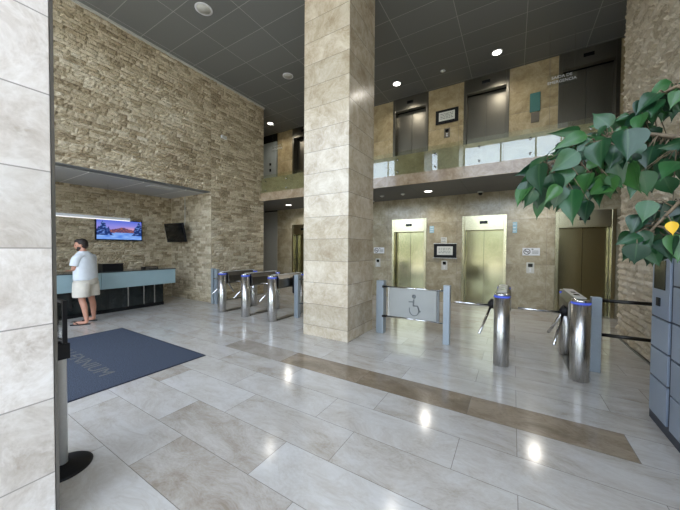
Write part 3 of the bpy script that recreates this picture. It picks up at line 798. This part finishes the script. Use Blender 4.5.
for sgn, knee, ank, heel, toe in ((1, P(-.03, .13, .50), P(-.14, .15, .09), P(-.17, .14, .045), P(.06, .23, .04)), (-1, P(.02, -.165, .50), P(-.02, -.17, .09), P(-.06, -.165, .045), P(.16, -.16, .04))):
    hip = jv(P(-.01, sgn*.095, .88), .105, pel); th = jv(P(-.01, sgn*.105, .70), .085, hip); kn = jv(knee, .058, th)
    cf = jv(knee*.68 + ank*.32 + P(-.02, 0, 0), .06, kn); an = jv(ank, .036, cf); hl = jv(heel + P(.03, 0, 0), .04, an); ball = jv(heel*.3 + toe*.7, .04, hl); jv(toe, .026, ball)
for sgn, sh, el, wr, pm, fd in ((1, P(.01, .18, 1.385), P(.04, .225, 1.13), P(.215, .03, 1.12), P(.255, -.02, 1.115), (.45, -.85)), (-1, P(.01, -.18, 1.385), P(.07, -.22, 1.13), P(.25, -.09, 1.09), P(.30, -.05, 1.085), (.7, .6))):
    s_ = jv(sh, .058, ch); u_ = jv(sh*.5 + el*.5, .052, s_); e_ = jv(el, .043, u_); fo = jv(el*.6 + wr*.4, .042, e_); w_ = jv(wr, .028, fo); p_ = jv(pm, .03, w_)
    d = Vector((-fd[0], -fd[1], 0)).normalized(); sd = Vector((-d.y, d.x, 0))
    for k, (off, ln) in enumerate(((-.03, .075), (-.01, .088), (.011, .082), (.03, .062))):
        b = jv(pm + d*.035 + sd*off, .011, p_); m_ = jv(pm + d*(.035+ln*.5) + sd*off*1.1 + Vector((0, 0, .006)), .0095, b); jv(pm + d*(.035+ln) + sd*off*1.1 + Vector((0, 0, -.012)), .0085, m_)
    tb = jv(pm + sd*-.045*sgn + d*.0, .012, p_); jv(pm + sd*-.062*sgn + d*.045, .0095, tb)
body_me = skin_mesh(V, Ed, Ra, pel)
# head: lofted, then fused with the body by a voxel remesh
hc = P(.075, .005, 1.62); fy = math.radians(34)     # face turned to his left
fd = Vector((-math.cos(fy), -math.sin(fy), -.12)).normalized(); sdv = fd.cross(Vector((0, 0, 1))).normalized(); upv = sdv.cross(fd)
HM = Matrix((( fd.x, sdv.x, upv.x, hc.x), (fd.y, sdv.y, upv.y, hc.y), (fd.z, sdv.z, upv.z, hc.z), (0, 0, 0, 1)))   # local x = face, y = side, z = up
hb = bmesh.new(); hb.from_mesh(body_me)
def ball(bm, c, s, M_, sub=3):
    r_ = bmesh.ops.create_icosphere(bm, subdivisions=sub, radius=1, matrix=M_ @ Matrix.Translation(c) @ Matrix.Diagonal((*s, 1)))
    for f in {f for v in r_['verts'] for f in v.link_faces}: f.smooth = True
ball(hb, (0, 0, .02), (.095, .076, .102), HM); ball(hb, (.028, 0, -.05), (.066, .056, .062), HM); ball(hb, (.055, 0, -.083), (.03, .032, .024), HM)
ball(hb, (.1, 0, -.012), (.02, .012, .026), HM, 2); ball(hb, (.094, 0, .028), (.012, .045, .012), HM, 2)
for q in (-1, 1): ball(hb, (-.005, q*.077, -.005), (.018, .009, .03), HM, 2)
ball(hb, (.088, 0, -.055), (.014, .024, .009), HM, 2)
me = bpy.data.meshes.new('body'); hb.to_mesh(me); hb.free(); me.materials.append(M['skin'])
body = link(bpy.data.objects.new('body', me), person)
rm = body.modifiers.new('fuse', 'REMESH'); rm.mode = 'VOXEL'; rm.voxel_size = .009; rm.use_smooth_shade = True
sm_ = body.modifiers.new('soft', 'SMOOTH'); sm_.iterations = 3; sm_.factor = .5
hb = bmesh.new()
ball(hb, (-.022, 0, .042), (.096, .086, .098), HM); ball(hb, (-.045, 0, -.005), (.072, .08, .08), HM); ball(hb, (.035, 0, .092), (.06, .066, .04), HM)
me = bpy.data.meshes.new('hair'); hb.to_mesh(me); hb.free(); me.materials.append(M['hair'])
hair = link(bpy.data.objects.new('hair', me), person)
rm = hair.modifiers.new('fuse', 'REMESH'); rm.mode = 'VOXEL'; rm.voxel_size = .008; rm.use_smooth_shade = True
hb = bmesh.new()
ball(hb, (.05, 0, -.085), (.042, .046, .03), HM); ball(hb, (.03, .048, -.06), (.04, .014, .036), HM); ball(hb, (.03, -.048, -.06), (.04, .014, .036), HM)
me = bpy.data.meshes.new('beard'); hb.to_mesh(me); hb.free(); me.materials.append(M['hair']); link(bpy.data.objects.new('beard', me), person)
hb = bmesh.new()
for q in (-1, 1): ball(hb, (.086, q*.032, .008), (.009, .012, .008), HM, 2)
me = bpy.data.meshes.new('eyes'); hb.to_mesh(me); hb.free(); me.materials.append(M['ink']); link(bpy.data.objects.new('eyes', me), person)

def loft(bm, rings, seg=24, wob=0, seed=0, capend=False):
    """rings: (centre, axis u, axis v) ellipses"""
    R_ = []
    for k, (c, a, b) in enumerate(rings):
        ring = []
        for q in range(seg):
            an = 2*PI*q/seg
            w_ = 1 + wob*noise.noise(Vector((math.cos(an)*2.2+seed, math.sin(an)*2.2, k*.7)))
            ring.append(bm.verts.new(c + (a*math.cos(an) + b*math.sin(an))*w_))
        R_.append(ring)
    for A, B in zip(R_, R_[1:]):
        for q in range(seg):
            f = bm.faces.new([A[q], A[(q+1) % seg], B[(q+1) % seg], B[q]]); f.smooth = True
    return R_
F_, L_ = P(1, 0, 0), P(0, 1, 0)
hb = bmesh.new()
T = (F_ + Vector((0, 0, .5))*0).normalized()
loft(hb, [(P(-.01, .0, .90), F_*.176, L_*.238), (P(-.01, .0, .98), F_*.174, L_*.236), (P(.0, .0, 1.09), F_*.168, L_*.226), (P(.005, .0, 1.20), F_*.168, L_*.226),
          (P(.01, .0, 1.30), F_*.16, L_*.222), (P(.012, .0, 1.38), F_*.142, L_*.216), (P(.02, .0, 1.43), F_*.115, L_*.18), (P(.03, .0, 1.472), F_*.09, L_*.12), (P(.036, .0, 1.5), F_*.074, L_*.08)], 32, .05, 2)
for sgn, sh, el in ((1, P(.01, .18, 1.385), P(.04, .225, 1.13)), (-1, P(.01, -.18, 1.385), P(.07, -.22, 1.13))):
    dd = (el-sh).normalized(); a = dd.cross(L_).normalized(); b = dd.cross(a).normalized()
    loft(hb, [(sh - dd*.05 + P(-.02, -sgn*.06, -.01), a*.08, b*.08), (sh + dd*.03, a*.088, b*.086), (sh + dd*.12, a*.084, b*.082), (sh + dd*.2, a*.082, b*.082)], 20, .06, 5)
me = bpy.data.meshes.new('t_shirt'); hb.to_mesh(me); hb.free(); me.materials.append(M['shirt'])
so = link(bpy.data.objects.new('t_shirt', me), person); so.modifiers.new('thick', 'SOLIDIFY').thickness = .006
ss = so.modifiers.new('sub', 'SUBSURF'); ss.levels = 1; ss.render_levels = 1
hb = bmesh.new()
loft(hb, [(P(.0, 0, 1.0), F_*.155, L_*.195), (P(-.01, 0, .93), F_*.172, L_*.212), (P(-.015, 0, .84), F_*.172, L_*.222), (P(-.012, 0, .80), F_*.160, L_*.222)], 32, .04, 1)
for sgn, kn in ((1, P(-.03, .13, .50)), (-1, P(.02, -.165, .50))):
    loft(hb, [(P(-.01, sgn*.10, .87), F_*.155, L_*.118), (P(-.012, sgn*.108, .78), F_*.155, L_*.122), (P(-.01+kn.x*0, sgn*.118, .68), F_*.15, L_*.128), (kn*.3 + P(-.01, sgn*.122, .72)*.7 - Vector((0, 0, .10)), F_*.146, L_*.132)], 24, .07, 3+sgn)
me = bpy.data.meshes.new('shorts'); hb.to_mesh(me); hb.free(); me.materials.append(M['shorts'])
so = link(bpy.data.objects.new('shorts', me), person); so.modifiers.new('thick', 'SOLIDIFY').thickness = .006
ss = so.modifiers.new('sub', 'SUBSURF'); ss.levels = 1; ss.render_levels = 1
for heel, toe in ((P(-.17, .14, 0), P(.09, .24, 0)), (P(-.06, -.165, 0), P(.19, -.16, 0))):
    dd = (toe-heel).normalized(); sd = Vector((-dd.y, dd.x, 0)); pts = []; n = 20
    Ln = (toe-heel).length + .05
    for k in range(n):
        a = 2*PI*k/n; u = .5-.5*math.cos(a); wv = (.045 if u > .5 else .036)*abs(math.sin(a))**.6*(1 if math.sin(a) > 0 else -1)
        q = heel - dd*.03 + dd*Ln*u + sd*wv; pts.append((q.x, q.y))
    mb = MB().prism(pts, 'z', .0005, .018)
    fo = heel + dd*Ln*.68
    for s_ in (-1, 1): mb.tube([fo + dd*.05 + Vector((0, 0, .075)), fo + sd*.03*s_ + Vector((0, 0, .078)), fo - dd*.07 + sd*.047*s_ + Vector((0, 0, .03))], .007, 6)
    mb.build('flip_flop', M['sole'], person)

# ------------------------------------------------------------------ camera
YAW, PIT, ROL, FPX = math.radians(31.287), math.radians(1.231), math.radians(.3935), 284.78
cf_ = Vector((-math.sin(YAW)*math.cos(PIT), math.cos(YAW)*math.cos(PIT), -math.sin(PIT)))
cr = Vector((math.cos(YAW), math.sin(YAW), 0)); cu_ = cr.cross(cf_)
cr2 = cr*math.cos(ROL) + cu_*math.sin(ROL); cu2 = cu_*math.cos(ROL) - cr*math.sin(ROL)
cd = bpy.data.cameras.new('camera'); cam = bpy.data.objects.new('camera', cd); link(cam)
cd.sensor_width = 36; cd.lens = FPX/680*36; cd.clip_start = .02; cd.clip_end = 300
cam.matrix_world = Matrix(((cr2.x, cu2.x, -cf_.x, 0), (cr2.y, cu2.y, -cf_.y, 0), (cr2.z, cu2.z, -cf_.z, 1.58), (0, 0, 0, 1)))
SC.camera = cam
def at(px, py, depth):
    return Vector((0, 0, 1.58)) + (cf_ + cr2*((px-340)/FPX) + cu2*((255-py)/FPX))*depth

# ------------------------------------------------------------------ potted ficus with branches reaching in from the right
plant = empty('potted_ficus', (.82, 1.28, 0), 'leafy green ficus with heart-shaped leaves reaching in from the right', 'plant')
pb = plant.location.copy()
MB().lathe([(0, 0), (.15, 0), (.16, .02), (.2, .38), (.21, .4), (.185, .4), (.18, .36), (0, .36)], seg=36).build('planter', M['terracotta'], plant)
MB().lathe([(.0, .355), (.178, .365), (0, .372)], seg=24).build('soil', M['soil'], plant)
trunk_top = Vector((.02, .05, 1.75))
mbk = MB().tube([(0, 0, .36), (.02, .01, .8), (.0, .03, 1.3), trunk_top, (.03, .08, 2.2)], [.024, .021, .019, .016, .008], 10)
leaf = bmesh.new(); yellow = bmesh.new()
for b_ in (leaf, yellow): b_.verts.layers.float.new('rib')
r = random.Random(21)
def add_leaf(bm, base, tip, nrm, wr=.36, curl=.12, fold=.25):
    ax = tip-base; Ln = ax.length; ax.normalize(); nrm = (nrm - ax*nrm.dot(ax)).normalized(); sd = ax.cross(nrm)
    prof = [(0, 0), (.03, .38), (.13, .82), (.28, 1.0), (.44, .9), (.6, .64), (.73, .36), (.83, .15), (.92, .05), (1.0, .0)]; wr = wr*.88
    rows = []; ph, wv, tw = r.uniform(0, 6), r.uniform(.03, .09), r.uniform(-.35, .35)
    for u, w_ in prof:
        c = base + ax*Ln*u - nrm*curl*Ln*(u*u)
        hw = w_*wr*Ln*1.02
        ca_, sa_ = math.cos(tw*u), math.sin(tw*u); s2, n2_ = sd*ca_ + nrm*sa_, nrm*ca_ - sd*sa_
        if w_ == 0: rows.append([bm.verts.new(c)])
        else: rows.append([bm.verts.new(c + s2*hw*k + n2_*(fold*hw*abs(k) - .22*fold*hw*k*k + (wv*hw*math.sin(9*u + ph*k) if abs(k) == 1 else 0))) for k in (-1, -.5, 0, .5, 1)])
    lay = bm.verts.layers.float['rib']
    for R_ in rows: R_[len(R_)//2][lay] = 1.0
    for A, B in zip(rows, rows[1:]):
        if len(A) == 1:
            for q in range(4): bm.faces.new([A[0], B[q+1], B[q]]).smooth = True
        elif len(B) == 1:
            for q in range(4): bm.faces.new([A[q], A[q+1], B[0]]).smooth = True
        else:
            for q in range(4): bm.faces.new([A[q], A[q+1], B[q+1], B[q]]).smooth = True
twigs = []
def CR(x, y): return 500 + x/2.318, 60 + y/2.318
r = random.Random(21)
def leaf_px(b, t_, dep, wr=.36, bm=None, tilt=None, dt=None):
    bx, tx = CR(*b), CR(*t_)
    B = at(*bx, dep); Tp = at(*tx, dep + (r.uniform(-.03, .03) if dt is None else dt))
    view = (Vector((0, 0, 1.58)) - B).normalized()
    n = (view + Vector((r.uniform(-.75, .75), r.uniform(-.5, .5), r.uniform(-.1, .8)))).normalized() if tilt is None else (view + Vector(tilt)).normalized()
    add_leaf(bm or leaf, B - pb, Tp - pb, n, wr, r.uniform(.05, .34), r.uniform(.2, .65))
    twigs.append(B)
MAIN = [((296, 160), (298, 234), 1.02, .47), ((236, 186), (231, 254), 1.03, .46), ((180, 212), (113, 262), 1.06, .38), ((92, 240), (80, 310), 1.05, .42), ((112, 218), (54, 258), 1.1, .36),
 ((186, 163), (112, 172), 1.12, .2), ((200, 172), (130, 196), 1.12, .24), ((255, 155), (214, 118), 1.16, .4), ((66, 290), (35, 338), 1.1, .33), ((78, 300), (56, 346), 1.08, .35),
 ((92, 318), (86, 374), 1.14, .24), ((142, 290), (124, 350), 1.1, .36), ((168, 300), (158, 378), 1.09, .34), ((205, 325), (188, 381), 1.08, .4), ((240, 262), (252, 330), 1.1, .42),
 ((328, 258), (346, 318), 1.06, .4), ((355, 200), (336, 256), 1.08, .38), ((340, 92), (318, 134), 1.1, .42), ((402, 55), (340, 88), 1.1, .38), ((360, 84), (402, 126), 1.12, .36),
 ((417, 70), (396, 110), 1.05, .4), ((420, 190), (370, 205), 1.0, .34), ((418, 235), (372, 262), 1.0, .4), ((345, 325), (330, 378), 1.07, .4), ((415, 330), (370, 372), 1.04, .42),
 ((325, 358), (300, 404), 1.1, .42), ((330, 410), (267, 425), 1.08, .26), ((322, 398), (352, 440), 1.09, .42), ((318, 425), (310, 478), 1.06, .5), ((300, 432), (292, 466), 1.1, .4),
 ((352, 438), (368, 482), 1.08, .42), ((400, 410), (382, 465), 1.03, .5), ((420, 405), (412, 470), 1.02, .45), ((275, 195), (262, 250), 1.12, .42), ((210, 262), (180, 318), 1.08, .42),
 ((165, 245), (175, 305), 1.12, .4), ((120, 262), (138, 325), 1.1, .36), ((270, 235), (282, 300), 1.09, .42), ((300, 240), (318, 312), 1.07, .42), ((380, 270), (400, 318), 1.03, .4),
 ((330, 130), (290, 150), 1.14, .34), ((300, 128), (262, 140), 1.15, .32), ((345, 160), (372, 200), 1.1, .4), ((205, 218), (160, 232), 1.1, .36), ((250, 205), (196, 176), 1.14, .34)]
for b, t_, dp, wr in MAIN: leaf_px(b, t_, dp, wr)
def inside(p, poly):
    c = False; n = len(poly)
    for i in range(n):
        (x1, y1), (x2, y2) = poly[i], poly[(i+1) % n]
        if (y1 > p[1]) != (y2 > p[1]) and p[0] < (x2-x1)*(p[1]-y1)/(y2-y1)+x1: c = not c
    return c
PA = [(60, 290), (75, 245), (120, 225), (150, 180), (210, 168), (260, 140), (330, 120), (345, 170), (417, 190), (417, 240), (370, 262), (330, 280), (250, 290), (205, 320), (160, 310), (120, 300), (85, 310)]
PB = [(300, 400), (335, 345), (380, 320), (417, 320), (417, 440), (330, 440)]
PC = [(310, 115), (345, 78), (417, 50), (417, 100), (360, 95)]
for poly, n in ((PA, 230), (PB, 55), (PC, 20)):
    k = 0
    while k < n:
        q = (r.uniform(40, 417), r.uniform(40, 450))
        if not inside(q, poly): continue
        k += 1; a = r.gauss(1.75, .6); l = r.uniform(34, 58)
        leaf_px(q, (q[0]+l*math.cos(a), q[1]+l*math.sin(a)), r.uniform(1.08, 1.36), r.uniform(.26, .42))
leaf_px((397, 374), (401, 408), 1.0, .36, yellow, (0, 0, .1), .0)
# the rest of the crown, beyond the right edge of the frame
for k in range(230):
    a, zz = r.uniform(0, 2*PI), r.uniform(1.35, 2.45); rad = r.uniform(.1, .5)*(1-abs(zz-1.9)*.8)
    B = Vector((math.cos(a)*rad + .05, math.sin(a)*rad + .05, zz))
    w_ = B + pb; d = w_ - Vector((0, 0, 1.58)); dep = d.dot(cf_)
    if dep < .15 or 340 + FPX*d.dot(cr2)/dep < 715: continue
    add_leaf(leaf, B, B + Vector((math.cos(a)*.06, math.sin(a)*.06, -r.uniform(.07, .12))), Vector((math.cos(a), math.sin(a), .6)), r.uniform(.36, .46))
# branches: main boughs, then a twig to every leaf base
BO = [[trunk_top + pb - Vector((0, 0, .12)), at(700, 152, 1.0), *[at(*CR(*q), dp) for q in ((400, 190), (330, 168), (260, 175), (180, 205), (100, 235))] ] if False else
      [pb + trunk_top - Vector((0, 0, .12)), at(720, 150, .95)] + [at(*CR(*q), dp) for q, dp in (((410, 178), 1.05), ((330, 170), 1.12), (( 250, 180), 1.15), ((170, 215), 1.14), ((95, 245), 1.12))],
      [pb + trunk_top, at(730, 95, .95)] + [at(*CR(*q), dp) for q, dp in (((412, 60), 1.06), ((350, 90), 1.13), ((318, 120), 1.15))],
      [pb + trunk_top - Vector((0, 0, .3)), at(725, 205, .93)] + [at(*CR(*q), dp) for q, dp in (((415, 330), 1.03), ((350, 395), 1.09), ((310, 428), 1.1))]]
pts = []
for bo in BO:
    n = len(bo); mbk.tube([p-pb for p in bo], [.011-.008*i/(n-1) for i in range(n)], 8)
    for a, b in zip(bo[1:], bo[2:]):
        for k in range(6): pts.append(a.lerp(b, k/6))
for B in twigs:
    q = min(pts, key=lambda p: (p-B).length + (.05 if p.z < B.z else 0))
    if (q-B).length > .004: mbk.tube([q-pb, (q*.5+B*.5) - pb + Vector((0, 0, .012)), B-pb], [.0026, .0018, .0012], 5)
mbk.build('branches', M['bark'], plant)
me = bpy.data.meshes.new('foliage'); leaf.to_mesh(me); leaf.free(); me.materials.append(M['leaf']); link(bpy.data.objects.new('foliage', me), plant)
me = bpy.data.meshes.new('yellow_leaf'); yellow.to_mesh(me); yellow.free(); me.materials.append(M['leaf_yellow'])
o = link(bpy.data.objects.new('yellow_leaf', me), plant); o['label'] = 'single yellow leaf'

# ------------------------------------------------------------------ daylight
w = bpy.data.worlds.new('sky'); SC.world = w; w.use_nodes = True
nt = w.node_tree; bg = nt.nodes['Background']
sky = nt.nodes.new('ShaderNodeTexSky'); sky.sky_type = 'NISHITA'; sky.sun_disc = False
sky.sun_elevation = math.radians(52); sky.sun_rotation = math.radians(10); sky.dust_density = 1.5
mxn = nt.nodes.new('ShaderNodeMix'); mxn.data_type = 'RGBA'; mxn.inputs[0].default_value = .6
nt.links.new(sky.outputs[0], mxn.inputs[6]); mxn.inputs[7].default_value = (4.2, 4.45, 4.9, 1)
nt.links.new(mxn.outputs[2], bg.inputs[0]); bg.inputs[1].default_value = .8
sl = bpy.data.lights.new('sun', 'SUN'); sl.energy = 9; sl.angle = .01; sl.color = (1, .95, .86)
so = bpy.data.objects.new('sun', sl); link(so); so.rotation_euler = (math.radians(-38), 0, math.radians(12))
pl = bpy.data.lights.new('daylight_portal', 'AREA'); pl.shape = 'RECTANGLE'; pl.size = XR-XW; pl.size_y = ZC; pl.cycles.is_portal = True
po = bpy.data.objects.new('daylight_portal', pl); link(po); po.location = ((XR+XW)/2, YF-.1, ZC/2); po.rotation_euler = (math.radians(90), 0, 0)

pl = bpy.data.lights.new('daylight_portal', 'AREA'); pl.shape = 'RECTANGLE'; pl.size = 1.15; pl.size_y = ZC; pl.cycles.is_portal = True  # portal of the added side window
po = bpy.data.objects.new('daylight_portal', pl); link(po); po.location = (XR+.12, -.24, ZC/2); po.rotation_euler = (math.radians(90), 0, math.radians(90))

SC.view_settings.view_transform = 'Standard'; SC.view_settings.look = 'None'; SC.view_settings.gamma = 1
SC.view_settings.use_curve_mapping = False
SC.view_settings.exposure = 0.8
SC.cycles.use_denoising = True
SC.cycles.max_bounces = 10; SC.cycles.diffuse_bounces = 5; SC.cycles.glossy_bounces = 5; SC.cycles.transparent_max_bounces = 10
SC.cycles.sample_clamp_indirect = 6; SC.cycles.caustics_reflective = False; SC.cycles.caustics_refractive = False
